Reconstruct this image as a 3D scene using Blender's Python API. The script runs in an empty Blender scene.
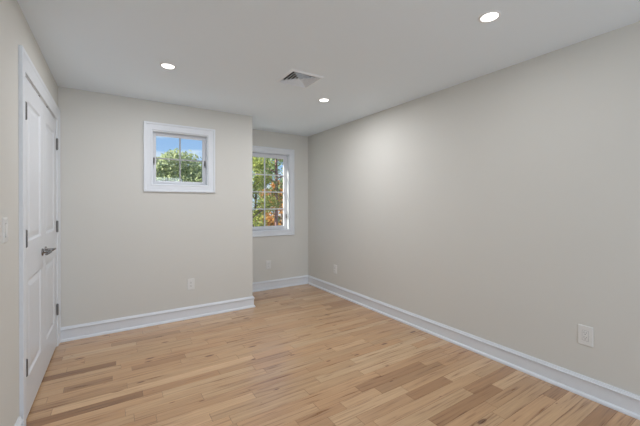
import bpy, bmesh, math, random
from mathutils import Vector, Matrix, noise

random.seed(7)
sc = bpy.context.scene
COL = sc.collection

# ------------------------------------------------------------------ camera
W, D, S, H = 3.167, 0.6736, 1.2258, 2.44      # room width, step depth, alcove width, height
YF = -7.10                                     # wall behind the camera
CAM = Vector((-2.7193, -4.5980, 1.3158))
F_PX = 320.723
cam_d = bpy.data.cameras.new('camera')
cam = bpy.data.objects.new('camera', cam_d)
COL.objects.link(cam)
R_ = Vector((0.841260664, -0.540629636, -0.000303719))
U_ = Vector((0.00175846, 0.00217451, 0.99999609))
Fw = Vector((0.54062686, 0.84125791, -0.002780010))
m = Matrix((R_, U_, -Fw)).transposed().to_4x4()
m.translation = CAM
cam.matrix_world = m
cam_d.sensor_width = 36.0
cam_d.sensor_fit = 'HORIZONTAL'
cam_d.lens = F_PX / 640 * 36.0
cam_d.shift_y = -7.909 / 640
cam_d.clip_start = 0.02
cam_d.clip_end = 300
sc.camera = cam

# ------------------------------------------------------------------ colour management
sc.view_settings.view_transform = 'Standard'
sc.view_settings.look = 'None'
sc.view_settings.exposure = 0.08
sc.view_settings.gamma = 1.0
sc.view_settings.use_curve_mapping = False

LAMP_W = 8.0
FILL_W = 46.0
SUN_E = 16.0
SKY_E = 1.10

# ------------------------------------------------------------------ node helpers
def new_mat(name):
    mt = bpy.data.materials.new(name)
    mt.use_nodes = True
    nt = mt.node_tree
    nt.nodes.clear()
    out = nt.nodes.new('ShaderNodeOutputMaterial')
    return mt, nt, out

def N(nt, kind, **kw):
    n = nt.nodes.new(kind)
    for k, v in kw.items():
        if k.startswith('i_'):
            n.inputs[k[2:].replace('_', ' ')].default_value = v
        else:
            setattr(n, k, v)
    return n

def L(nt, a, b):
    nt.links.new(a, b)

def ramp(nt, stops, fac):
    r = nt.nodes.new('ShaderNodeValToRGB')
    els = r.color_ramp.elements
    while len(els) > 1:
        els.remove(els[-1])
    els[0].position = stops[0][0]
    els[0].color = (*stops[0][1], 1)
    for p, c in stops[1:]:
        e = els.new(p)
        e.color = (*c, 1)
    L(nt, fac, r.inputs[0])
    return r

def plain(name, col, rough=0.5, metal=0.0, nscale=60, vary=0.03, bump=0.0, bdist=0.001):
    mt, nt, out = new_mat(name)
    b = N(nt, 'ShaderNodeBsdfPrincipled')
    b.inputs['Roughness'].default_value = rough
    b.inputs['Metallic'].default_value = metal
    tc = N(nt, 'ShaderNodeTexCoord')
    nz = N(nt, 'ShaderNodeTexNoise')
    nz.inputs['Scale'].default_value = nscale
    nz.inputs['Detail'].default_value = 3
    L(nt, tc.outputs['Object'], nz.inputs['Vector'])
    lo = tuple(max(0, c * (1 - vary)) for c in col)
    hi = tuple(min(1, c * (1 + vary)) for c in col)
    r = ramp(nt, [(0.3, lo), (0.7, hi)], nz.outputs['Fac'])
    L(nt, r.outputs[0], b.inputs['Base Color'])
    if bump:
        bp = N(nt, 'ShaderNodeBump')
        bp.inputs['Strength'].default_value = bump
        bp.inputs['Distance'].default_value = bdist
        L(nt, nz.outputs['Fac'], bp.inputs['Height'])
        L(nt, bp.outputs[0], b.inputs['Normal'])
    L(nt, b.outputs[0], out.inputs[0])
    return mt

# ------------------------------------------------------------------ world
wd = bpy.data.worlds.new('sky')
sc.world = wd
wd.use_nodes = True
nt = wd.node_tree
nt.nodes.clear()
wo = N(nt, 'ShaderNodeOutputWorld')
bg = N(nt, 'ShaderNodeBackground')
bg.inputs['Strength'].default_value = SKY_E
tc = N(nt, 'ShaderNodeTexCoord')
sp = N(nt, 'ShaderNodeSeparateXYZ')
L(nt, tc.outputs['Generated'], sp.inputs[0])
grad = ramp(nt, [(0.0, (0.55, 0.66, 0.78)), (0.10, (0.36, 0.55, 0.84)), (0.35, (0.17, 0.36, 0.72)), (1.0, (0.09, 0.22, 0.55))], sp.outputs['Z'])
mp = N(nt, 'ShaderNodeMapping')
mp.inputs['Scale'].default_value = (3.0, 3.0, 11.0)
mp.inputs['Location'].default_value = (0.4, 0.1, 0.3)
L(nt, tc.outputs['Generated'], mp.inputs[0])
cn = N(nt, 'ShaderNodeTexNoise')
cn.inputs['Scale'].default_value = 2.6
cn.inputs['Detail'].default_value = 6
L(nt, mp.outputs[0], cn.inputs['Vector'])
cr = ramp(nt, [(0.46, (0, 0, 0)), (0.72, (1, 1, 1))], cn.outputs['Fac'])
mx = N(nt, 'ShaderNodeMix', data_type='RGBA')
L(nt, cr.outputs[0], mx.inputs[0])
L(nt, grad.outputs[0], mx.inputs[6])
mx.inputs[7].default_value = (0.80, 0.87, 0.95, 1)
L(nt, mx.outputs[2], bg.inputs[0])
L(nt, bg.outputs[0], wo.inputs[0])

# ------------------------------------------------------------------ sun (behind the house, high: lights the trees, never enters)
sd = bpy.data.lights.new('sun', 'SUN')
sd.energy = SUN_E
sd.color = (1.0, 0.95, 0.86)
sd.angle = 0.01
sun = bpy.data.objects.new('sun', sd)
COL.objects.link(sun)
sun.rotation_euler = Vector((-0.80, 0.15, 0.32)).to_track_quat('Z', 'Y').to_euler()
sun.location = (-4, -9, 12)

# cool fill lamp and opening, both added unseen in the wall behind the viewpoint
FILL_HOLE = (-2.55, 0.62, -0.95, 2.12)
dd = bpy.data.lights.new('fill_light', 'AREA')
dd.shape = 'RECTANGLE'
dd.size = 1.58
dd.size_y = 1.48
dd.energy = FILL_W
dd.color = (0.875, 0.99, 1.14)
fill = bpy.data.objects.new('fill_light', dd)
COL.objects.link(fill)
fill.location = ((FILL_HOLE[0] + FILL_HOLE[2]) / 2, YF - 0.125, (FILL_HOLE[1] + FILL_HOLE[3]) / 2)
fill.rotation_euler = (math.radians(90), 0, 0)

# ------------------------------------------------------------------ mesh helpers
def link(name, bm, mat, parent=None, smooth=False, mats=None):
    me = bpy.data.meshes.new(name)
    bmesh.ops.recalc_face_normals(bm, faces=bm.faces)
    bm.to_mesh(me)
    bm.free()
    for mm in (mats or [mat]):
        me.materials.append(mm)
    o = bpy.data.objects.new(name, me)
    COL.objects.link(o)
    if parent is not None:
        o.parent = parent
    if smooth:
        for p in me.polygons:
            p.use_smooth = True
    return o

def box(bm, a, b, bevel=0.0, seg=2):
    x0, y0, z0 = [min(a[i], b[i]) for i in range(3)]
    x1, y1, z1 = [max(a[i], b[i]) for i in range(3)]
    v = [bm.verts.new(c) for c in ((x0, y0, z0), (x1, y0, z0), (x1, y1, z0), (x0, y1, z0),
                                   (x0, y0, z1), (x1, y0, z1), (x1, y1, z1), (x0, y1, z1))]
    fs = [bm.faces.new([v[i] for i in q]) for q in
          ((0, 3, 2, 1), (4, 5, 6, 7), (0, 1, 5, 4), (1, 2, 6, 5), (2, 3, 7, 6), (3, 0, 4, 7))]
    if bevel:
        es = list({e for f in fs for e in f.edges})
        bmesh.ops.bevel(bm, geom=es, offset=bevel, segments=seg, profile=0.5, affect='EDGES')
    return v

def lathe(bm, prof, origin, axis='z', seg=32, cap=True):
    """prof: (radius, height) pairs turned about the axis"""
    ax = {'x': (Vector((0, 1, 0)), Vector((0, 0, 1)), Vector((1, 0, 0))),
          'y': (Vector((1, 0, 0)), Vector((0, 0, 1)), Vector((0, 1, 0))),
          'z': (Vector((1, 0, 0)), Vector((0, 1, 0)), Vector((0, 0, 1)))}[axis]
    o = Vector(origin)
    rings = []
    for r, h in prof:
        rings.append([bm.verts.new(o + ax[2] * h + (ax[0] * math.cos(t) + ax[1] * math.sin(t)) * r)
                      for t in [2 * math.pi * k / seg for k in range(seg)]])
    for a, b in zip(rings, rings[1:]):
        for k in range(seg):
            bm.faces.new((a[k], a[(k + 1) % seg], b[(k + 1) % seg], b[k]))
    if cap:
        bm.faces.new(rings[0])
        bm.faces.new(rings[-1])

def tube(bm, pts, rads, seg=8, flat=1.0):
    """tapered tube through points; flat squeezes it vertically"""
    rings = []
    n = len(pts)
    pts = [Vector(p) for p in pts]
    for i, p in enumerate(pts):
        t = (pts[min(i + 1, n - 1)] - pts[max(i - 1, 0)]).normalized()
        up = Vector((0, 0, 1)) if abs(t.z) < 0.9 else Vector((1, 0, 0))
        s = t.cross(up).normalized()
        u = s.cross(t).normalized()
        rings.append([bm.verts.new(p + (s * math.cos(a) + u * math.sin(a) * flat) * rads[i])
                      for a in [2 * math.pi * k / seg for k in range(seg)]])
    for a, b in zip(rings, rings[1:]):
        for k in range(seg):
            bm.faces.new((a[k], a[(k + 1) % seg], b[(k + 1) % seg], b[k]))
    bm.faces.new(rings[0])
    bm.faces.new(rings[-1])

def frame_sweep(bm, P, rect, prof, closed=True):
    """mitred frame round rect=(u0,v0,u1,v1); prof = (offset outwards, thickness out of the plane); P maps (u,v,t) to the room"""
    u0, v0, u1, v1 = rect
    if closed:
        cs = [(u0, v0, -1, -1), (u1, v0, 1, -1), (u1, v1, 1, 1), (u0, v1, -1, 1)]
    else:   # open at the bottom (door)
        cs = [(u0, v0, -1, 0), (u0, v1, -1, 1), (u1, v1, 1, 1), (u1, v0, 1, 0)]
    rings = [[bm.verts.new(P(u + w * du, v + w * dv, t)) for w, t in prof] for u, v, du, dv in cs]
    n = len(prof)
    idx = range(4) if closed else range(3)
    for i in idx:
        a, b = rings[i], rings[(i + 1) % 4]
        for k in range(n):
            bm.faces.new((a[k], a[(k + 1) % n], b[(k + 1) % n], b[k]))
    if not closed:
        bm.faces.new(rings[0])
        bm.faces.new(rings[3])

def empty(name, loc, label=None, cat=None, group=None, kind=None):
    o = bpy.data.objects.new(name, None)
    COL.objects.link(o)
    o.empty_display_size = 0.1
    o.location = loc
    tag(o, label, cat, group, kind)
    return o

def tag(o, label=None, cat=None, group=None, kind=None):
    if label: o['label'] = label
    if cat: o['category'] = cat
    if group: o['group'] = group
    if kind: o['kind'] = kind
    return o

def struct(name, bm, mat, label, cat, smooth=False, mats=None):
    return tag(link(name, bm, mat, None, smooth, mats), label, cat, None, 'structure')

# ------------------------------------------------------------------ materials
M_wall = plain('wall paint', (0.640, 0.627, 0.582), 0.85, nscale=320, vary=0.006, bump=0.12, bdist=0.0006)
M_ceil = plain('ceiling paint', (0.83, 0.905, 0.965), 0.9, nscale=300, vary=0.005, bump=0.1, bdist=0.0006)
M_trim = plain('trim paint', (0.72, 0.745, 0.775), 0.35, nscale=30, vary=0.01)
M_door = plain('door paint', (0.69, 0.71, 0.735), 0.38, nscale=30, vary=0.01)
M_sash = plain('sash vinyl', (0.66, 0.67, 0.70), 0.4, nscale=30, vary=0.01)
M_muntin_backlit = plain('backlit muntin tint', (0.36, 0.36, 0.36), 0.45, nscale=30, vary=0.01)  # small window's muntins darkened in the colour to read as backlit
M_plate = plain('outlet plastic', (0.72, 0.715, 0.69), 0.3, nscale=40, vary=0.01)
M_slot = plain('slot plastic', (0.06, 0.06, 0.06), 0.6)
M_hinge = plain('hinge steel', (0.16, 0.155, 0.15), 0.45, metal=0.6, nscale=200, vary=0.1)
M_lever = plain('lever nickel', (0.24, 0.23, 0.225), 0.22, metal=1.0, nscale=200, vary=0.05)
M_vent = plain('register enamel', (0.86, 0.90, 0.94), 0.5, nscale=40, vary=0.01)
M_duct = plain('duct metal', (0.10, 0.10, 0.10), 0.6, metal=0.2)
M_ring = plain('lamp trim', (0.80, 0.80, 0.80), 0.45)
M_bark = plain('bark', (0.15, 0.105, 0.085), 0.9, nscale=14, vary=0.4, bump=0.5, bdist=0.02)
M_redbark = plain('reddish bark', (0.27, 0.15, 0.14), 0.9, nscale=14, vary=0.35, bump=0.5, bdist=0.02)
M_lawn = plain('lawn', (0.07, 0.10, 0.04), 0.95, nscale=1.5, vary=0.4)
M_siding = plain('house siding', (0.5,0.55,0.6), 0.7, nscale=3, vary=0.05)
M_roof = plain('house roof', (0.40, 0.43, 0.48), 0.8, nscale=8, vary=0.15)
M_dark = plain('dark pane', (0.04, 0.05, 0.06), 0.2)
M_fence = plain('fence paint', (0.5, 0.5, 0.48), 0.6)

mt, nt, out = new_mat('lamp lens')
e = N(nt, 'ShaderNodeEmission')
e.inputs[0].default_value = (1.0, 0.97, 0.93, 1)
e.inputs[1].default_value = 6.0
L(nt, e.outputs[0], out.inputs[0])
M_lens = mt

mt, nt, out = new_mat('window glass')
tr = N(nt, 'ShaderNodeBsdfTransparent')
tr.inputs[0].default_value = (0.95, 0.97, 0.96, 1)
gl = N(nt, 'ShaderNodeBsdfGlossy')
gl.inputs['Roughness'].default_value = 0.02
lw = N(nt, 'ShaderNodeLayerWeight')
lw.inputs['Blend'].default_value = 0.5
pw = N(nt, 'ShaderNodeMath', operation='POWER')
pw.inputs[1].default_value = 5.0
L(nt, lw.outputs['Facing'], pw.inputs[0])
fr = N(nt, 'ShaderNodeMath', operation='MULTIPLY_ADD')
fr.inputs[1].default_value = 0.96
fr.inputs[2].default_value = 0.03
L(nt, pw.outputs[0], fr.inputs[0])
ms = N(nt, 'ShaderNodeMixShader')
L(nt, fr.outputs[0], ms.inputs[0])
L(nt, tr.outputs[0], ms.inputs[1])
L(nt, gl.outputs[0], ms.inputs[2])
L(nt, ms.outputs[0], out.inputs[0])
M_glass = mt

def leaf_mat(name, c0, c1):
    mt, nt, out = new_mat(name)
    at = N(nt, 'ShaderNodeAttribute', attribute_name='tone')
    r = ramp(nt, [(0.0, c0), (1.0, c1)], at.outputs['Fac'])
    d = N(nt, 'ShaderNodeBsdfDiffuse')
    t = N(nt, 'ShaderNodeBsdfTranslucent')
    mxs = N(nt, 'ShaderNodeMixShader')
    mxs.inputs[0].default_value = 0.35
    L(nt, r.outputs[0], d.inputs[0])
    L(nt, r.outputs[0], t.inputs[0])
    L(nt, d.outputs[0], mxs.inputs[1])
    L(nt, t.outputs[0], mxs.inputs[2])
    L(nt, mxs.outputs[0], out.inputs[0])
    return mt

M_leaf_y = leaf_mat('yellow green leaves', (0.18, 0.25, 0.11), (0.60, 0.63, 0.38))
M_leaf_g = leaf_mat('green leaves', (0.07, 0.13, 0.05), (0.32, 0.40, 0.19))
M_leaf_l = leaf_mat('lime leaves', (0.15, 0.21, 0.07), (0.52, 0.54, 0.18))
M_leaf_o = leaf_mat('orange leaves', (0.30, 0.14, 0.06), (0.68, 0.38, 0.14))

# floor: every board carries its own tone and grain offset (colour attribute 'board': r tone, g seed, b hue)
mt, nt, out = new_mat('oak floor')
b = N(nt, 'ShaderNodeBsdfPrincipled')
b.inputs['Coat Weight'].default_value = 0.7
b.inputs['Coat Roughness'].default_value = 0.25
at = N(nt, 'ShaderNodeAttribute', attribute_name='board')
sep = N(nt, 'ShaderNodeSeparateColor')
L(nt, at.outputs['Color'], sep.inputs[0])
tone = ramp(nt, [(0.0, (0.26, 0.122, 0.048)), (0.25, (0.41, 0.225, 0.105)), (0.55, (0.54, 0.330, 0.172)), (1.0, (0.65, 0.435, 0.252))], sep.outputs[0])
hue = N(nt, 'ShaderNodeMix', data_type='RGBA', blend_type='MULTIPLY')
hue.inputs[0].default_value = 1.0
hr = ramp(nt, [(0.0, (1.03, 0.985, 0.95)), (1.0, (0.98, 1.01, 1.03))], sep.outputs[2])
L(nt, tone.outputs[0], hue.inputs[6])
L(nt, hr.outputs[0], hue.inputs[7])
tc = N(nt, 'ShaderNodeTexCoord')
off = N(nt, 'ShaderNodeVectorMath', operation='SCALE')
cmb = N(nt, 'ShaderNodeCombineXYZ')
L(nt, sep.outputs[1], cmb.inputs[0]); L(nt, sep.outputs[1], cmb.inputs[1]); L(nt, sep.outputs[2], cmb.inputs[2])
L(nt, cmb.outputs[0], off.inputs[0])
off.inputs['Scale'].default_value = 37.0
add = N(nt, 'ShaderNodeVectorMath', operation='ADD')
L(nt, tc.outputs['Object'], add.inputs[0]); L(nt, off.outputs[0], add.inputs[1])
m1 = N(nt, 'ShaderNodeMapping')
m1.inputs['Scale'].default_value = (1.1, 26.0, 1.0)
L(nt, add.outputs[0], m1.inputs[0])
g1 = N(nt, 'ShaderNodeTexNoise')
g1.inputs['Scale'].default_value = 2.2
g1.inputs['Detail'].default_value = 6
g1.inputs['Distortion'].default_value = 0.6
L(nt, m1.outputs[0], g1.inputs['Vector'])
m2 = N(nt, 'ShaderNodeMapping')
m2.inputs['Scale'].default_value = (3.0, 120.0, 1.0)
L(nt, add.outputs[0], m2.inputs[0])
g2 = N(nt, 'ShaderNodeTexNoise')
g2.inputs['Scale'].default_value = 2.0
g2.inputs['Detail'].default_value = 4
L(nt, m2.outputs[0], g2.inputs['Vector'])
gr1 = ramp(nt, [(0.33, (0.56, 0.46, 0.38)), (0.43, (0.90, 0.88, 0.85)), (0.7, (1.08, 1.08, 1.08))], g1.outputs['Fac'])
gr2 = ramp(nt, [(0.3, (0.90, 0.89, 0.87)), (0.7, (1.05, 1.05, 1.05))], g2.outputs['Fac'])
mA = N(nt, 'ShaderNodeMix', data_type='RGBA', blend_type='MULTIPLY'); mA.inputs[0].default_value = 0.95
mB = N(nt, 'ShaderNodeMix', data_type='RGBA', blend_type='MULTIPLY'); mB.inputs[0].default_value = 0.8
L(nt, hue.outputs[2], mA.inputs[6]); L(nt, gr1.outputs[0], mA.inputs[7])
L(nt, mA.outputs[2], mB.inputs[6]); L(nt, gr2.outputs[0], mB.inputs[7])
# knots: sparse dark ovals stretched along the board
m3 = N(nt, 'ShaderNodeMapping')
m3.inputs['Scale'].default_value = (2.4, 7.0, 1.0)
L(nt, add.outputs[0], m3.inputs[0])
vo = N(nt, 'ShaderNodeTexVoronoi')
vo.inputs['Scale'].default_value = 1.25
vo.voronoi_dimensions = '2D'
L(nt, m3.outputs[0], vo.inputs['Vector'])
vsep = N(nt, 'ShaderNodeSeparateColor')
L(nt, vo.outputs['Color'], vsep.inputs[0])
rare = N(nt, 'ShaderNodeMapRange')
rare.inputs[1].default_value = 0.62; rare.inputs[2].default_value = 1.0; rare.inputs[3].default_value = 0.0; rare.inputs[4].default_value = 0.13
L(nt, vsep.outputs[0], rare.inputs[0])
dsub = N(nt, 'ShaderNodeMath', operation='SUBTRACT')
L(nt, vo.outputs['Distance'], dsub.inputs[0]); L(nt, rare.outputs[0], dsub.inputs[1])
wob = N(nt, 'ShaderNodeMath', operation='MULTIPLY_ADD')
wob.inputs[1].default_value = 0.10; 
L(nt, g1.outputs['Fac'], wob.inputs[0]); L(nt, dsub.outputs[0], wob.inputs[2])
kn = ramp(nt, [(0.0, (0.26, 0.16, 0.10)), (0.028, (0.50, 0.36, 0.26)), (0.065, (1, 1, 1))], wob.outputs[0])
mC = N(nt, 'ShaderNodeMix', data_type='RGBA', blend_type='MULTIPLY'); mC.inputs[0].default_value = 0.9
L(nt, mB.outputs[2], mC.inputs[6]); L(nt, kn.outputs[0], mC.inputs[7])
L(nt, mC.outputs[2], b.inputs['Base Color'])
rr = ramp(nt, [(0.3, (0.27, 0.27, 0.27)), (0.7, (0.37, 0.37, 0.37))], g1.outputs['Fac'])
L(nt, rr.outputs[0], b.inputs['Roughness'])
bp = N(nt, 'ShaderNodeBump'); bp.inputs['Strength'].default_value = 0.15; bp.inputs['Distance'].default_value = 0.001
L(nt, g2.outputs['Fac'], bp.inputs['Height'])
L(nt, bp.outputs[0], b.inputs['Normal'])
L(nt, b.outputs[0], out.inputs[0])
M_floor = mt
M_gap = plain('floor seam', (0.12, 0.07, 0.04), 0.8)

# ================================================================== STRUCTURE
# ---- floor: strip boards along x
def build_floor():
    bm = bmesh.new()
    lay = bm.loops.layers.float_color.new('board')
    rnd = random.Random(23)
    PW = 0.0862
    x0, x1 = -W - 0.70, 0.02
    special = {0: [(-3.30, -2.707, .06)],          # rows counted from the seam at y=-1.41
               7: [(-3.30, -2.552, .10)],
               19: [(-1.02, -0.607, .22), (-0.607, 0.02, .92)],
               2: [(-2.60, -2.20, .30)],
               21: [(-0.62, 0.02, .30)], 17: [(-1.15, -0.45, .25)]}
    r0 = math.ceil((0.02 + 1.41) / PW)
    r1 = math.ceil((YF + 1.41) / PW)
    k_hi, k_lo = r0, r1 - 1
    for k in range(k_lo, k_hi + 1):
        yb = -1.41 + k * PW
        ya = yb - PW
        ya_, yb_ = max(ya, YF - 0.02), min(yb, 0.02)
        if yb_ - ya_ < 0.002:
            continue
        sp_ = sorted(special.get(-k, []))
        cuts = []
        x = x0
        x -= rnd.uniform(0, 0.6)
        segs = []
        while x < x1:
            ln = rnd.choice([rnd.uniform(0.28, 0.6), rnd.uniform(0.5, 1.0), rnd.uniform(0.8, 1.4)])
            segs.append([x, x + ln, None])
            x += ln
        if sp_:
            lo, hi = sp_[0][0], sp_[-1][1]
            ns = []
            for s in segs:
                if s[1] <= lo or s[0] >= hi:
                    ns.append(s)
                else:
                    if s[0] < lo - 0.1: ns.append([s[0], lo, None])
                    if s[1] > hi + 0.1: ns.append([hi, s[1], None])
            segs = ns + [list(s) for s in sp_]
            segs.sort()
            for i in range(len(segs) - 1):      # close any hole left between boards
                if segs[i + 1][2] is None: segs[i + 1][0] = segs[i][1]
                else: segs[i][1] = segs[i + 1][0]
        for a, c, t in segs:
            a, c = max(a, x0), min(c, x1)
            if c - a < 0.004: continue
            if t is None:
                t = min(1, max(0, rnd.gauss(0.60, 0.09)))
                q = rnd.random()
                if q < 0.07: t = rnd.uniform(0.18, 0.34)
                elif q > 0.90: t = rnd.uniform(0.8, 0.98)
            g = 0.0006
            e_ = 0.0009
            seedv, huev = rnd.random(), rnd.random()
            top = [(a + g + e_, ya_ + g + e_), (c - g - e_, ya_ + g + e_), (c - g - e_, yb_ - g - e_), (a + g + e_, yb_ - g - e_)]
            low = [(a + g, ya_ + g), (c - g, ya_ + g), (c - g, yb_ - g), (a + g, yb_ - g)]
            vt = [bm.verts.new((px, py, 0.0)) for px, py in top]
            vl = [bm.verts.new((px, py, -0.0012)) for px, py in low]
            fs = [bm.faces.new(vt)]
            for i in range(4):
                fs.append(bm.faces.new((vl[i], vl[(i + 1) % 4], vt[(i + 1) % 4], vt[i])))
            for f in fs:
                for lp in f.loops:
                    lp[lay] = (t, seedv, huev, 1)
    n = len(bm.faces)
    v = box(bm, (x0, YF - 0.02, -0.12), (x1, 0.02, -0.0012))
    bm.faces.ensure_lookup_table()
    for f in bm.faces[n:]:
        f.material_index = 1
    me = bpy.data.meshes.new('floor')
    bm.to_mesh(me); bm.free()
    me.materials.append(M_floor); me.materials.append(M_gap)
    o = bpy.data.objects.new('floor', me)
    COL.objects.link(o)
    tag(o, 'natural oak strip floor with knots running across the empty room', 'floor', None, 'structure')
build_floor()

# ---- ceiling with the square hole of the air register
VX, VY, VH = -1.315, -2.07, 0.142       # register centre, half size of the hole
bm = bmesh.new()
zc0, zc1 = H, H + 0.16
XL, XR, YN, YB = -W - 0.9, 0.14, YF - 0.14, 0.16
box(bm, (XL, YN, zc0), (VX - VH, YB, zc1))
box(bm, (VX + VH, YN, zc0), (XR, YB, zc1))
box(bm, (VX - VH, YN, zc0), (VX + VH, VY - VH, zc1))
box(bm, (VX - VH, VY + VH, zc0), (VX + VH, YB, zc1))
box(bm, (VX - VH, VY - VH, zc1 - 0.01), (VX + VH, VY + VH, zc1))
struct('ceiling', bm, M_ceil, 'smooth white painted ceiling over the whole room', 'ceiling')

# ---- walls
W1 = (-2.369, 1.533, -1.779, 2.127)      # window openings (x0,z0,x1,z1) at the casing's inner edge
W2 = (-1.132, 0.903, -0.347, 2.113)
T = 0.16
def wall_with_hole(xa, xb, y, hole):
    bm = bmesh.new()
    x0, z0, x1, z1 = hole
    box(bm, (xa, y, 0), (x0, y + T, H))
    box(bm, (x1, y, 0), (xb, y + T, H))
    box(bm, (x0, y, 0), (x1, y + T, z0))
    box(bm, (x0, y, z1), (x1, y + T, H))
    bmesh.ops.remove_doubles(bm, verts=bm.verts, dist=1e-5)
    return bm
struct('wall_back', wall_with_hole(-W - 0.12, -S - 0.0, -D, W1), M_wall, 'greige wall with the small high square window', 'wall')
bm = bmesh.new(); box(bm, (-S - 0.12, -D + T, 0), (-S, T, H)); struct('wall_return', bm, M_wall, 'short greige return wall between back wall and alcove', 'wall')
struct('wall_alcove', wall_with_hole(-S, 0.12, 0.0, W2), M_wall, 'greige alcove wall with the tall window', 'wall')
bm = bmesh.new(); box(bm, (0, YF - 0.12, 0), (0.12, 0.0, H)); struct('wall_right', bm, M_wall, 'long plain greige wall with two outlets', 'wall')
bm = bmesh.new()
box(bm, (-W - 0.12, YF - 0.12, 0), (FILL_HOLE[0], YF, H)); box(bm, (FILL_HOLE[2], YF - 0.12, 0), (0.0, YF, H))
box(bm, (FILL_HOLE[0], YF - 0.12, 0), (FILL_HOLE[2], YF, FILL_HOLE[1])); box(bm, (FILL_HOLE[0], YF - 0.12, FILL_HOLE[3]), (FILL_HOLE[2], YF, H))
struct('wall_front', bm, M_wall, 'greige wall behind the viewpoint', 'wall')
DY0, DY1, DZ = -2.056, -0.798, 2.094      # closet door opening
bm = bmesh.new()
box(bm, (-W - 0.12, YF, 0), (-W, DY0, H))
box(bm, (-W - 0.12, DY1, 0), (-W, -D, H))
box(bm, (-W - 0.12, DY0, DZ), (-W, DY1, H))
struct('wall_left', bm, M_wall, 'greige wall holding the double closet doors', 'wall')
bm = bmesh.new()
box(bm, (-W - 0.74, DY0 - 0.2, 0), (-W - 0.70, DY1 + 0.2, H))
box(bm, (-W - 0.70, DY0 - 0.2, 0), (-W - 0.12, DY0 - 0.16, H))
box(bm, (-W - 0.70, DY1 + 0.10, 0), (-W - 0.12, DY1 + 0.14, H))
struct('wall_closet', bm, M_wall, 'greige inside walls of the closed closet', 'wall')

# ---- baseboards
BP = [(0, 0), (0.028, 0), (0.028, 0.008), (0.025, 0.017), (0.019, 0.023), (0.0130, 0.0245), (0.0130, 0.106),
      (0.0200, 0.1095), (0.0210, 0.1175), (0.0135, 0.1215), (0.0135, 0.1265), (0.0110, 0.1295), (0.0085, 0.1373), (0, 0.1373)]
def baseboard(name, a, b, nrm, ea, eb, label):
    """a,b ends on the wall line; ea/eb: +1 inside mitre, -1 outside mitre, 0 square"""
    bm = bmesh.new()
    a, b, nrm = Vector((*a, 0)), Vector((*b, 0)), Vector((*nrm, 0))
    d = (b - a).normalized()
    ra = [bm.verts.new(a + nrm * o + d * o * ea + Vector((0, 0, z))) for o, z in BP]
    rb = [bm.verts.new(b + nrm * o - d * o * eb + Vector((0, 0, z))) for o, z in BP]
    n = len(BP)
    for k in range(n):
        bm.faces.new((ra[k], ra[(k + 1) % n], rb[(k + 1) % n], rb[k]))
    bm.faces.new(ra); bm.faces.new(rb)
    struct(name, bm, M_trim, label, 'baseboard')
baseboard('baseboard_right', (0, 0), (0, YF), (-1, 0), 1, 1, 'white baseboard along the long plain wall')
baseboard('baseboard_alcove', (-S, 0), (0, 0), (0, -1), 1, 1, 'white baseboard under the tall alcove window')
baseboard('baseboard_return', (-S, -D), (-S, 0), (1, 0), -1, 1, 'white baseboard on the short return wall')
baseboard('baseboard_back', (-W + 0.0005, -D), (-S, -D), (0, -1), 0, -1, 'white baseboard under the small high window')
baseboard('baseboard_left', (-W, YF), (-W, -2.2), (1, 0), 1, 0, 'white baseboard beside the closet doors')
baseboard('baseboard_front', (-W, YF), (0, YF), (0, 1), 1, 1, 'white baseboard on the wall behind the viewpoint')

# ---- door casing and jamb
bm = bmesh.new()
PL = lambda u, v, t: Vector((-W + t, u, v))
frame_sweep(bm, PL, (DY0 - 0.012, 0, DY1 + 0.012, DZ + 0.006),
            [(0, 0), (0, 0.009), (0.006, 0.011), (0.014, 0.0115), (0.020, 0.0095), (0.075, 0.014), (0.086, 0.019), (0.106, 0.019), (0.1085, 0.017), (0.1085, 0)], closed=False)
struct('trim_1', bm, M_trim, 'white profiled casing around the closet doors', 'door casing')
bm = bmesh.new()
PJ = lambda u, v, t: Vector((-W - 0.12 + t, u, v))
frame_sweep(bm, PJ, (DY0 + 0.0005, 0, DY1 - 0.0005, DZ - 0.001), [(0, 0), (0, 0.120), (0.0005, 0.120), (0.0005, 0)], closed=False)
frame_sweep(bm, PJ, (DY0 + 0.014, 0, DY1 - 0.014, DZ - 0.014), [(0, 0.030), (0, 0.078), (0.014, 0.078), (0.014, 0.030)], closed=False)
struct('trim_2', bm, M_trim, 'white door jamb and stop inside the closet opening', 'door jamb')

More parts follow.
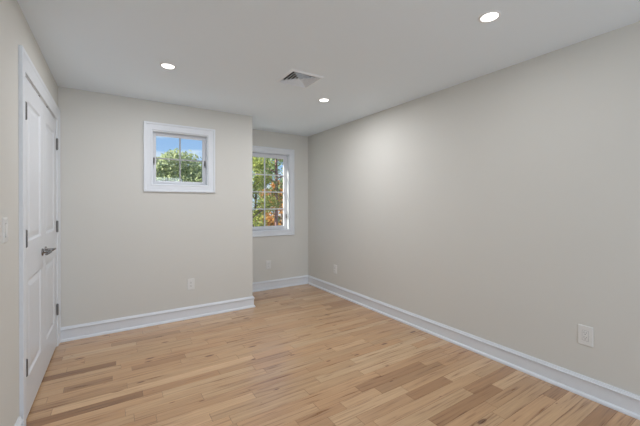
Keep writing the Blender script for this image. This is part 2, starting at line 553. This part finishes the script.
# ---- closet doors
def door(name, ya, yb, hinge_y, sgn, label, mlabel):
    """leaf between ya and yb; hinges at hinge_y; lever turns towards the hinges (sgn)"""
    root = empty(name, (-W, (ya + yb) / 2, 0), label, 'door', 'double closet doors', 'structure')
    cy = (ya + yb) / 2
    hw = (yb - ya) / 2
    st = 0.108
    zb, zt = 0.016, 2.086
    P = [(0.245, 0.852), (1.082, 1.962)]
    bm = bmesh.new()
    th = -0.035
    box(bm, (th, -hw, zb), (0, -hw + st, zt))
    box(bm, (th, hw - st, zb), (0, hw, zt))
    box(bm, (th, -hw + st, zb), (0, hw - st, P[0][0]))
    box(bm, (th, -hw + st, P[0][1]), (0, hw - st, P[1][0]))
    box(bm, (th, -hw + st, P[1][1]), (0, hw - st, zt))
    for z0, z1 in P:
        rings = []
        for ins, dep in ((0, 0), (0.004, -0.001), (0.014, -0.0085), (0.020, -0.0095), (0.026, -0.0095), (0.056, -0.0025), (0.060, -0.002)):
            y0_, y1_ = -hw + st + ins, hw - st - ins
            rings.append([bm.verts.new(c) for c in ((dep, y0_, z0 + ins), (dep, y1_, z0 + ins), (dep, y1_, z1 - ins), (dep, y0_, z1 - ins))])
        for a, b_ in zip(rings, rings[1:]):
            for k in range(4):
                bm.faces.new((a[k], a[(k + 1) % 4], b_[(k + 1) % 4], b_[k]))
        bm.faces.new(rings[-1])
        v = [bm.verts.new(c) for c in ((th, -hw + st, z0), (th, hw - st, z0), (th, hw - st, z1), (th, -hw + st, z1))]
        bm.faces.new(v)
    link('door_leaf', bm, M_door, root)
    for z0, z1 in ((0.297, 0.392), (1.064, 1.159), (1.822, 1.918)):
        bm = bmesh.new()
        hy = hinge_y - cy
        lathe(bm, [(0.0035, z0 - 0.006), (0.0075, z0 - 0.002), (0.0080, z0), (0.0080, z0 + 0.031), (0.0074, z0 + 0.0315), (0.0074, z0 + 0.0325), (0.0080, z0 + 0.033),
                   (0.0080, z1 - 0.033), (0.0074, z1 - 0.0325), (0.0074, z1 - 0.0315), (0.0080, z1 - 0.031), (0.0080, z1), (0.0075, z1 + 0.002), (0.0035, z1 + 0.006)], (0.0085, hy, 0), 'z', 16)
        box(bm, (-0.028, hy - 0.0012, z0), (0.004, hy + 0.0012, z1))
        link('hinge', bm, M_hinge, root, smooth=False)['label'] = 'dark steel hinge'
    # lever handle on its rosette
    ly = -hw + 0.062 if sgn > 0 else hw - 0.062
    bm = bmesh.new()
    lathe(bm, [(0.0275, 0), (0.0275, 0.004), (0.0255, 0.008), (0.018, 0.0095), (0.012, 0.012), (0.0105, 0.020), (0.0100, 0.046), (0.0085, 0.049)], (0, ly, 0.962), 'x', 32)
    ro = link('door_handle', bm, M_lever, root, smooth=True)
    ro['label'] = 'brushed nickel lever handle'
    bm = bmesh.new()
    pts, rad = [], []
    for k in range(13):
        t = k / 12
        pts.append((0.046 + 0.010 * math.sin(t * math.pi) - 0.012 * t * t, ly + sgn * (-0.010 + 0.122 * t), 0.962 + 0.004 * math.sin(t * math.pi * 1.4) - 0.004 * t))
        rad.append(0.0098 - 0.0030 * t if k < 12 else 0.004)
    tube(bm, pts, rad, 12, 0.9)
    lv = link('lever', bm, M_lever, ro, smooth=True)
    # ball catch at the head
    bm = bmesh.new()
    cyb = (-hw + 0.155) if sgn > 0 else (hw - 0.155)
    box(bm, (-0.030, cyb - 0.014, 2.0865), (0.0028, cyb + 0.014, 2.0925), 0.001)
    lathe(bm, [(0.0005, 2.094), (0.004, 2.0935), (0.0055, 2.092)], (-0.014, cyb, 0), 'z', 12)
    link('ball_catch', bm, M_hinge, root)['label'] = 'small dark catch on the door top'
    return root
YM = (DY0 + DY1) / 2
door('door_1', DY0 + 0.004, YM - 0.0015, DY0 + 0.000, -1, 'white two-panel closet door leaf beside the light switch', None)
door('door_2', YM + 0.0015, DY1 - 0.004, DY1 - 0.000, 1, 'white two-panel closet door leaf next to the room corner', None)

# ---- windows
CW = 0.081
WP = [(0, 0), (0, 0.012), (0.004, 0.0145), (0.010, 0.0145), (0.013, 0.012), (0.058, 0.0145), (0.062, 0.021), (0.078, 0.021), (CW, 0.018), (CW, 0)]
def window(name, y, hole, cols, rows, rail, label, locks, mgrid, mw):
    x0, z0, x1, z1 = hole
    root = empty(name, ((x0 + x1) / 2, y, z0), label, 'window', None, 'structure')
    ox, oy, oz = (x0 + x1) / 2, y, z0
    hw, hh = (x1 - x0) / 2, z1 - z0
    PW_ = lambda u, v, t: Vector((u, -t, v))
    bm = bmesh.new(); frame_sweep(bm, PW_, (-hw, 0, hw, hh), WP)
    link('window_casing', bm, M_trim, root)
    bm = bmesh.new()     # liner of the opening
    frame_sweep(bm, PW_, (-hw + 0.009, 0.009, hw - 0.009, hh - 0.009), [(0, -T), (0, 0.0), (0.0088, 0.0), (0.0088, -T)])
    link('window_jamb', bm, M_trim, root)
    d0 = 0.064           # sash set back from the wall face
    bm = bmesh.new()
    a = hw - 0.0095
    r = rail
    frame_sweep(bm, PW_, (-a + r, 0.0095 + r, a - r, hh - 0.0095 - r),
                [(0, -d0 - 0.026), (0, -d0 - 0.010), (0.006, -d0 - 0.004), (0.012, -d0 - 0.004), (0.013, -d0), (r - 0.010, -d0), (r - 0.009, -d0 - 0.006), (r, -d0 - 0.006), (r, -d0 - 0.026)])
    link('sash', bm, M_sash, root)
    gx0, gx1, gz0, gz1 = -a + r, a - r, 0.0095 + r, hh - 0.0095 - r
    bm = bmesh.new()
    for k in range(1, cols):
        cx = gx0 + (gx1 - gx0) * k / cols
        box(bm, (cx - mw, d0 + 0.008, gz0 - 0.002), (cx + mw, d0 + 0.024, gz1 + 0.002), 0.002, 1)
    for k in range(1, rows):
        cz = gz0 + (gz1 - gz0) * k / rows
        box(bm, (gx0 - 0.002, d0 + 0.0085, cz - mw), (gx1 + 0.002, d0 + 0.0235, cz + mw), 0.002, 1)
    link('muntin_grid', bm, mgrid, root)
    bm = bmesh.new()
    box(bm, (gx0 - 0.004, d0 + 0.014, gz0 - 0.004), (gx1 + 0.004, d0 + 0.018, gz1 + 0.004))
    link('glass', bm, M_glass, root)
    for s, zz in locks:
        bm = bmesh.new()
        xx = s * (a - 0.014)
        box(bm, (xx - 0.008, d0 - 0.006, zz - 0.032), (xx + 0.008, d0 + 0.001, zz + 0.032), 0.002, 2)
        tube(bm, [(xx, d0 - 0.004, zz + 0.008), (xx, d0 - 0.016, zz + 0.0), (xx, d0 - 0.020, zz - 0.030), (xx, d0 - 0.020, zz - 0.052)], [0.005, 0.006, 0.005, 0.004], 8)
        link('sash_lock', bm, M_hinge, root, smooth=False)['label'] = 'grey sash lock lever'
    return root
window('window_1', -D, W1, 2, 2, 0.037, 'small square white window of four panes high on the back wall', ((-1, 0.27), (1, 0.27)), M_muntin_backlit, 0.0075)
window('window_2', 0.0, W2, 2, 4, 0.060, 'tall white window of eight panes in the alcove', ((1, 0.22),), M_sash, 0.008)

# ================================================================== THINGS
# ---- recessed lamps
def recessed_light(x, y, label, watts):
    root = empty('recessed_light', (x, y, H), label, 'ceiling light', 'recessed ceiling lights')
    bm = bmesh.new()
    lathe(bm, [(0.0465, 0.0), (0.0465, -0.0025), (0.050, -0.0055), (0.058, -0.0045), (0.0605, 0.0)], (0, 0, 0), 'z', 48, cap=False)
    link('trim_ring', bm, M_ring, root, smooth=True)
    bm = bmesh.new()
    lathe(bm, [(0.0465, -0.0005), (0.0465, -0.0020), (0.030, -0.0028), (0.001, -0.0030)], (0, 0, 0), 'z', 48)
    link('lens', bm, M_lens, root)['label'] = 'glowing white lens'
    ld = bpy.data.lights.new('lamp_glow', 'AREA')
    ld.shape = 'DISK'; ld.size = 0.088; ld.energy = LAMP_W * watts
    ld.color = (0.985, 0.995, 1.04)
    lo = bpy.data.objects.new('lamp_glow', ld)
    COL.objects.link(lo)
    lo.parent = root
    lo.location = (0, 0, -0.0065)
recessed_light(-2.347, -1.733, 'round recessed ceiling light above the closet doors, lit', 1.2)
recessed_light(-0.810, -1.708, 'round lit recessed ceiling light nearest the alcove, beyond the air vent', 1.6)
recessed_light(-0.822, -3.527, 'largest lit recessed ceiling light, near the long plain wall', 0.42)
recessed_light(-2.347, -3.527, 'recessed ceiling light outside the picture, above the viewpoint', 0.5)

# ---- ceiling register
def register():
    root = empty('ceiling_vent', (VX, VY, H), 'square white louvred air vent in the middle of the ceiling', 'air vent')
    PC = lambda u, v, t: Vector((u, v, -t))
    q = VH - 0.004
    bm = bmesh.new()
    frame_sweep(bm, PC, (-q, -q, q, q), [(0, -0.02), (0, 0.007), (0.003, 0.010), (0.012, 0.008), (0.023, 0.0015), (0.023, 0.0), (0.003, 0.0), (0.003, -0.02)])
    link('vent_frame', bm, M_vent, root)
    # four-way blades: concentric squares flaring outwards and down
    for k in range(5):
        o_ = q - 0.004 - k * 0.0270
        i_ = o_ - 0.019
        if i_ < 0.004: i_ = 0.004
        bm = bmesh.new()
        zt, zb = -0.014, 0.004      # depth above / below the ceiling plane
        prof = [(0, zb), (0, zb + 0.0045), (-0.0014, zb + 0.0045), (-0.0014, zb + 0.001), (-(o_ - i_) * 0.5, (zt + zb) * 0.5 + 0.002), (-(o_ - i_), zt), (-(o_ - i_), zt - 0.0012)]
        frame_sweep(bm, PC, (-o_, -o_, o_, o_), prof)
        link('louvre', bm, M_vent, root)
    bm = bmesh.new()
    box(bm, (-0.008, -0.008, 0.012), (0.008, 0.008, 0.016))
    link('damper_screw', bm, M_hinge, root)
    bm = bmesh.new()     # duct boot above the blades
    z = 0.145
    e_ = VH - 0.0008
    v = [bm.verts.new(c) for c in ((-e_, -e_, 0.003), (e_, -e_, 0.003), (e_, e_, 0.003), (-e_, e_, 0.003), (-e_, -e_, z), (e_, -e_, z), (e_, e_, z), (-e_, e_, z))]
    for f in ((0, 1, 5, 4), (1, 2, 6, 5), (2, 3, 7, 6), (3, 0, 4, 7), (4, 5, 6, 7)):
        bm.faces.new([v[i] for i in f])
    link('duct_boot', bm, M_duct, root)['label'] = 'dark duct above the louvres'
register()

# ---- outlets and switch : built facing -y at the origin, then turned
def plate_bm(w, h, t=0.0055):
    bm = bmesh.new()
    rings = []
    for ins, d in ((0, 0), (0, t * 0.45), (0.003, t), ):
        x, z = w / 2 - ins, h / 2 - ins
        r = 0.004
        pts = []
        for cx, cz, a0 in ((x - r, z - r, 0), (-x + r, z - r, 90), (-x + r, -z + r, 180), (x - r, -z + r, 270)):
            for k in range(4):
                a = math.radians(a0 + k * 30)
                pts.append((cx + r * math.cos(a), -d, cz + r * math.sin(a)))
        rings.append([bm.verts.new(p) for p in pts])
    for a, b_ in zip(rings, rings[1:]):
        n = len(a)
        for k in range(n):
            bm.faces.new((a[k], a[(k + 1) % n], b_[(k + 1) % n], b_[k]))
    bm.faces.new(rings[-1]); bm.faces.new(rings[0])
    return bm

def slots(bm, z, y):
    box(bm, (-0.0075, y - 0.0004, z - 0.001), (-0.0055, y + 0.0004, z + 0.008))
    box(bm, (0.0055, y - 0.0004, z - 0.0005), (0.0075, y + 0.0004, z + 0.007))
    lathe(bm, [(0.0026, y - 0.0004), (0.0026, y + 0.0004)], (0, 0, z - 0.008), 'y', 12)

def duplex(label):
    root = empty('wall_outlet', (0, 0, 0), label, 'electrical outlet')
    link('cover_plate', plate_bm(0.078, 0.126), M_plate, root)
    for s in (-1, 1):
        bm = bmesh.new()
        z = s * 0.0195
        n = 24
        ring0, ring1 = [], []
        for k in range(n):
            a = 2 * math.pi * k / n
            x_, z_ = 0.0172 * math.cos(a), max(-0.0140, min(0.0140, 0.0172 * math.sin(a)))
            ring0.append(bm.verts.new((x_, -0.0045, z + z_)))
            ring1.append(bm.verts.new((x_ * 0.97, -0.0082, z + z_ * 0.97)))
        for k in range(n):
            bm.faces.new((ring0[k], ring0[(k + 1) % n], ring1[(k + 1) % n], ring1[k]))
        bm.faces.new(ring1)
        rc = link('receptacle', bm, M_plate, root)
        bm = bmesh.new()
        slots(bm, z, -0.0083)
        link('slot', bm, M_slot, rc)
    bm = bmesh.new()
    lathe(bm, [(0.0032, -0.0050), (0.0030, -0.0064), (0.0008, -0.0068)], (0, 0, 0), 'y', 16)
    link('screw', bm, M_plate, root)
    return root

def copy_tree(o, parent=None):
    c = o.copy()
    COL.objects.link(c)
    if parent is not None:
        c.parent = parent
    for ch in list(o.children):
        copy_tree(ch, c)
    return c

o1 = duplex('off-white duplex outlet below the small high window')
o1.location = (-1.972, -D, 0.393)
o2 = copy_tree(o1); o2.location = (-0.712, 0, 0.380)
o2['label'] = 'off-white duplex outlet below the tall alcove window'
o3 = copy_tree(o1); o3.location = (0, -0.782, 0.366); o3.rotation_euler.z = -math.pi / 2
o3['label'] = 'off-white duplex outlet on the long wall near the alcove corner'
for o in (o1, o2, o3):
    o['group'] = 'duplex wall outlets'

ob = empty('wall_outlet', (0, -3.735, 0.4155), 'white rectangular-insert outlet low on the long wall, largest in view', 'electrical outlet')
ob.rotation_euler.z = -math.pi / 2
link('cover_plate', plate_bm(0.084, 0.134, 0.0065), M_plate, ob)
bm = bmesh.new(); box(bm, (-0.0170, -0.0092, -0.0335), (0.0170, -0.0040, 0.0335), 0.0015, 2)
ins = link('receptacle', bm, M_plate, ob)
bm = bmesh.new()
box(bm, (-0.0182, -0.00655, -0.0347), (-0.0171, -0.0062, 0.0347)); box(bm, (0.0171, -0.00655, -0.0347), (0.0182, -0.0062, 0.0347))
box(bm, (-0.0182, -0.00655, 0.0336), (0.0182, -0.0062, 0.0347)); box(bm, (-0.0182, -0.00655, -0.0347), (0.0182, -0.0062, -0.0336))
link('seam', bm, M_hinge, ob)
bm = bmesh.new(); slots(bm, 0.018, -0.0093); slots(bm, -0.014, -0.0093)
link('slot', bm, M_slot, ins)
for s in (-1, 1):
    bm = bmesh.new()
    lathe(bm, [(0.003, -0.0055), (0.0028, -0.0072), (0.0008, -0.0076)], (0, 0, s * 0.048), 'y', 16)
    link('screw', bm, M_plate, ob)

sw = empty('light_switch', (-W, -2.455, 1.190), 'off-white wall switch beside the closet door casing', 'light switch')
sw.rotation_euler.z = math.pi / 2
link('cover_plate', plate_bm(0.074, 0.122), M_plate, sw)
bm = bmesh.new()
v = [bm.verts.new(c) for c in ((-0.016, -0.004, -0.0325), (0.016, -0.004, -0.0325), (0.016, -0.004, 0.0325), (-0.016, -0.004, 0.0325),
                               (-0.016, -0.0105, -0.0325), (0.016, -0.0105, -0.0325), (0.016, -0.0062, 0.0325), (-0.016, -0.0062, 0.0325),
                               (-0.016, -0.0062, 0.0), (0.016, -0.0062, 0.0))]
for f in ((0, 1, 5, 4), (4, 5, 9, 8), (8, 9, 6, 7), (2, 3, 7, 6), (0, 4, 8, 7, 3), (1, 2, 6, 9, 5)):
    bm.faces.new([v[i] for i in f])
link('rocker', bm, M_plate, sw)
bm = bmesh.new()
box(bm, (-0.0175, -0.0059, -0.034), (0.0175, -0.0050, 0.034))
link('seam', bm, M_hinge, sw)
for s in (-1, 1):
    bm = bmesh.new()
    lathe(bm, [(0.003, -0.0048), (0.0028, -0.0064), (0.0008, -0.0068)], (0, 0, s * 0.048), 'y', 16)
    link('screw', bm, M_plate, sw)

# ================================================================== OUTDOORS (seen through the windows)
def gz(x, y):
    t = max(0.0, min(1.0, (y - 4) / 18))
    return -3.0 + 1.7 * t * t * (3 - 2 * t) + 0.08 * noise.noise(Vector((x * 0.3, y * 0.3, 0)))
bm = bmesh.new()
nx, ny = 40, 40
gv = [[bm.verts.new((-30 + 70 * i / nx, 1.2 + 58 * j / ny, gz(-30 + 70 * i / nx, 1.2 + 58 * j / ny))) for i in range(nx + 1)] for j in range(ny + 1)]
for j in range(ny):
    for i in range(nx):
        bm.faces.new((gv[j][i], gv[j][i + 1], gv[j + 1][i + 1], gv[j + 1][i]))
struct('ground', bm, M_lawn, 'green lawn rising away outside the windows', 'lawn', smooth=True)

bm = bmesh.new(); box(bm, (-9, 0.4, -3.1), (9, 6.5, -2.86))  # unseen slab added as a reflector to brighten the alcove ceiling
struct('bounce_terrace', bm, plain('pale concrete', (0.62, 0.60, 0.57), 0.9, nscale=3, vary=0.06), 'unseen pale terrace added to bounce sunlight up through the windows', 'terrace')

def tree(x, y, h, spread, leafmat, bark, label, seed, nleaf=5200, leaf=0.15, low=0.22, lean=0.0):
    rnd = random.Random(seed)
    g = gz(x, y)
    root = empty('deciduous_tree', (x, y, g), label, 'tree', 'trees outside the windows')
    bm = bmesh.new()
    pts = [Vector((lean * t * t * h + 0.12 * math.sin(3 * t + seed), 0.10 * math.cos(4 * t + seed), h * 0.86 * t - (0.15 if t == 0 else 0))) for t in [k / 8 for k in range(9)]]
    tube(bm, pts, [0.013 * h * (1 - 0.80 * k / 8) + (0.03 if k == 0 else 0.008) for k in range(9)], 10)
    tk = link('trunk', bm, bark, root, smooth=True)
    tips = []
    bm = bmesh.new()
    nb = 13
    for k in range(nb):
        t = low + (0.95 - low) * k / (nb - 1)
        i = min(7, int(t * 8))
        p0 = pts[i].lerp(pts[i + 1], t * 8 - i)
        a = k * 2.4 + rnd.uniform(-.4, .4)
        prof = math.sin(math.pi * min(1, (t - low) / (1 - low) * 0.80 + 0.22)) ** 0.7
        ln = spread * prof * rnd.uniform(.75, 1.1)
        d = Vector((math.cos(a), math.sin(a), rnd.uniform(.15, .7))).normalized()
        q = [p0, p0 + d * ln * .35 + Vector((0, 0, .05 * ln)), p0 + d * ln * .7 + Vector((0, 0, .10 * ln)), p0 + d * ln + Vector((0, 0, .12 * ln))]
        r0 = 0.008 * h * (1 - t * .6)
        tube(bm, q, [r0, r0 * .7, r0 * .45, r0 * .15], 6)
        for s in range(4):
            u = rnd.uniform(.35, .95)
            b0 = q[0].lerp(q[3], u)
            d2 = (d + Vector((rnd.uniform(-.9, .9), rnd.uniform(-.9, .9), rnd.uniform(-.2, .8)))).normalized()
            l2 = ln * rnd.uniform(.25, .45)
            tube(bm, [b0, b0 + d2 * l2 * .5, b0 + d2 * l2 + Vector((0, 0, .03))], [r0 * .4, r0 * .25, r0 * .1], 5)
            tips.append((b0 + d2 * l2 * .75, l2))
        tips.append((q[3], ln * .3))
    link('branch', bm, bark, root, smooth=True)
    bm = bmesh.new()
    lay = bm.loops.layers.float_color.new('tone')
    for k in range(nleaf):
        c, r = tips[rnd.randrange(len(tips))]
        rr_ = 0.30 + 0.55 * r
        while True:
            o = Vector((rnd.uniform(-1, 1), rnd.uniform(-1, 1), rnd.uniform(-1, 1)))
            if o.length <= 1: break
        p = c + Vector((o.x * rr_, o.y * rr_, o.z * rr_ * .75))
        s = leaf * rnd.uniform(.6, 1.2)
        a = Vector((rnd.uniform(-1, 1), rnd.uniform(-1, 1), rnd.uniform(-1, 1))).normalized()
        b_ = a.cross(Vector((rnd.uniform(-1, 1), rnd.uniform(-1, 1), rnd.uniform(-1, 1)))).normalized()
        n_ = a.cross(b_) * 0.12
        vs = [bm.verts.new(p - a * s * .5), bm.verts.new(p + b_ * s * .3 + n_ * s), bm.verts.new(p + a * s * .55), bm.verts.new(p - b_ * s * .3 + n_ * s)]
        f = bm.faces.new(vs)
        tn = min(1, max(0, rnd.gauss(.55, .27)))
        for lp in f.loops:
            lp[lay] = (tn, tn, tn, 1)
    me = bpy.data.meshes.new('foliage')
    bm.to_mesh(me); bm.free()
    me.materials.append(leafmat)
    o = bpy.data.objects.new('foliage', me)
    COL.objects.link(o); o.parent = root
    return root

# seen through the small window
tree(-1.1, 13.2, 6.5, 2.3, M_leaf_y, M_bark, 'pale yellow-green tree seen in the lower left panes of the small window', 3, 9500, .18, low=.30)
tree(1.1, 13.6, 5.5, 2.2, M_leaf_y, M_bark, 'yellow-green tree filling the lower right panes of the small window', 11, 9500, .18, low=.30)
tree(1.6, 18.6, 5.6, 2.8, M_leaf_y, M_bark, 'low yellow-green tree behind the pair beyond the small window', 17, 7000, .22, low=.2)
tree(-6.2, 16.5, 6.6, 2.2, M_leaf_g, M_bark, 'green tree hidden beyond the edge of the small window', 5, 3500)
# seen through the tall window
tree(2.45, 9.0, 7.6, 1.15, M_leaf_l, M_bark, 'lime-yellow tree in the panes of the tall window next to the return wall', 21, 6500, .12, low=.2)
tree(3.62, 9.3, 8.6, 1.1, M_leaf_g, M_redbark, 'thin tree with a reddish trunk in the tall window', 44, 1700, leaf=.12, low=.52)
tree(4.70, 10.6, 5.7, 1.15, M_leaf_o, M_bark, 'orange autumn tree at the edge of the tall window', 52, 5200, .13, low=.3)
tree(4.2, 13.4, 7.3, 1.5, M_leaf_l, M_bark, 'lime tree behind the reddish trunk', 31, 4200, .16)
tree(8.6, 18.5, 9.2, 2.9, M_leaf_g, M_bark, 'darker green tree standing behind the orange autumn tree', 63, 3600, leaf=.2)
tree(12.5, 14.5, 8.2, 2.5, M_leaf_l, M_bark, 'lime tree beyond the orange autumn tree', 71, 3200)
for i, (bx_, by_, bs, mm, lb) in enumerate(((3.2, 11.0, 1.25, M_leaf_l, 'lime bush at the foot of the reddish trunk'),
                                            (6.4, 15.0, 1.3, M_leaf_g, 'green bush beyond the orange tree'),
                                            (0.0, 11.0, 1.5, M_leaf_y, 'pale bush below the yellow-green trees'))):
    rnd = random.Random(90 + i)
    g = gz(bx_, by_)
    rt = empty('garden_bush', (bx_, by_, g), lb, 'bush', 'bushes on the lawn')
    bm = bmesh.new()
    for k in range(9):
        a = k * 2.4
        tube(bm, [(0.05 * math.cos(a), 0.05 * math.sin(a), -0.1), (0.3 * bs * math.cos(a), 0.3 * bs * math.sin(a), 0.7 * bs), (0.6 * bs * math.cos(a), 0.6 * bs * math.sin(a), 1.35 * bs)], [0.03, 0.02, 0.008], 6)
    link('stem', bm, M_bark, rt)
    bm = bmesh.new()
    lay = bm.loops.layers.float_color.new('tone')
    for k in range(2600):
        while True:
            o = Vector((rnd.uniform(-1, 1), rnd.uniform(-1, 1), rnd.uniform(-1, 1)))
            if o.length <= 1: break
        o *= (0.8 + 0.25 * noise.noise(o * 2.5 + Vector((i * 5, 0, 0))))
        p = Vector((o.x * bs, o.y * bs, bs + o.z * bs * .95))
        s = 0.15 * rnd.uniform(.6, 1.2)
        a = Vector((rnd.uniform(-1, 1), rnd.uniform(-1, 1), rnd.uniform(-1, 1))).normalized()
        b_ = a.cross(Vector((rnd.uniform(-1, 1), rnd.uniform(-1, 1), rnd.uniform(-1, 1)))).normalized()
        f = bm.faces.new([bm.verts.new(p - a * s * .5), bm.verts.new(p + b_ * s * .3), bm.verts.new(p + a * s * .55), bm.verts.new(p - b_ * s * .3)])
        tn = min(1, max(0, rnd.gauss(.5, .25)))
        for lp in f.loops:
            lp[lay] = (tn, tn, tn, 1)
    me = bpy.data.meshes.new('foliage'); bm.to_mesh(me); bm.free(); me.materials.append(mm)
    o = bpy.data.objects.new('foliage', me); COL.objects.link(o); o.parent = rt

# pale neighbouring house behind the yellow-green trees
hx, hy = 1.0, 27.5
g = gz(hx, hy)
hs = empty('neighbour_house', (hx, hy, g - 0.05), 'pale blue-grey house showing through the trees beyond the small window', 'house')
bm = bmesh.new(); box(bm, (-4.2, -2.5, 0), (4.2, 2.5, 3.1)); link('siding_wall', bm, M_siding, hs)
bm = bmesh.new()
v = [bm.verts.new(c) for c in ((-4.6, -2.9, 3.05), (4.6, -2.9, 3.05), (4.6, 2.9, 3.05), (-4.6, 2.9, 3.05), (-4.6, 0, 4.75), (4.6, 0, 4.75))]
for f in ((0, 1, 5, 4), (2, 3, 4, 5), (1, 2, 5), (3, 0, 4), (0, 3, 2, 1)):
    bm.faces.new([v[i] for i in f])
link('roof', bm, M_roof, hs)
for wx in (-3.0, -1.0, 1.0, 3.0):
    bm = bmesh.new()
    box(bm, (wx - .45, -2.56, 1.4), (wx + .45, -2.48, 2.7), 0.01, 1)
    wf = link('window_frame', bm, M_fence, hs)
    bm = bmesh.new()
    box(bm, (wx - .38, -2.58, 1.47), (wx + .38, -2.555, 2.03)); box(bm, (wx - .38, -2.58, 2.07), (wx + .38, -2.555, 2.63))
    link('pane', bm, M_dark, wf)

# white fence beyond the tall window's trees
fy = 21.0
fn = empty('garden_fence', (10, fy, gz(10, fy) - 0.05), 'white picket fence beyond the trees of the tall window', 'fence')
bm = bmesh.new()
box(bm, (-4.6, 0.0, 0.35), (4.6, 0.04, 0.43)); box(bm, (-4.6, 0.0, 1.05), (4.6, 0.04, 1.13))
link('rail', bm, M_fence, fn)
bm = bmesh.new()
for k in range(60):
    x_ = -4.55 + k * 0.154
    box(bm, (x_, -0.025, 0.12), (x_ + 0.09, 0.0, 1.3))
link('picket_panel', bm, M_fence, fn)
for k in range(5):
    bm = bmesh.new()
    box(bm, (-4.6 + k * 2.3 - .06, 0.04, -0.2), (-4.6 + k * 2.3 + .06, 0.16, 1.42), 0.01, 1)
    link('post', bm, M_fence, fn)
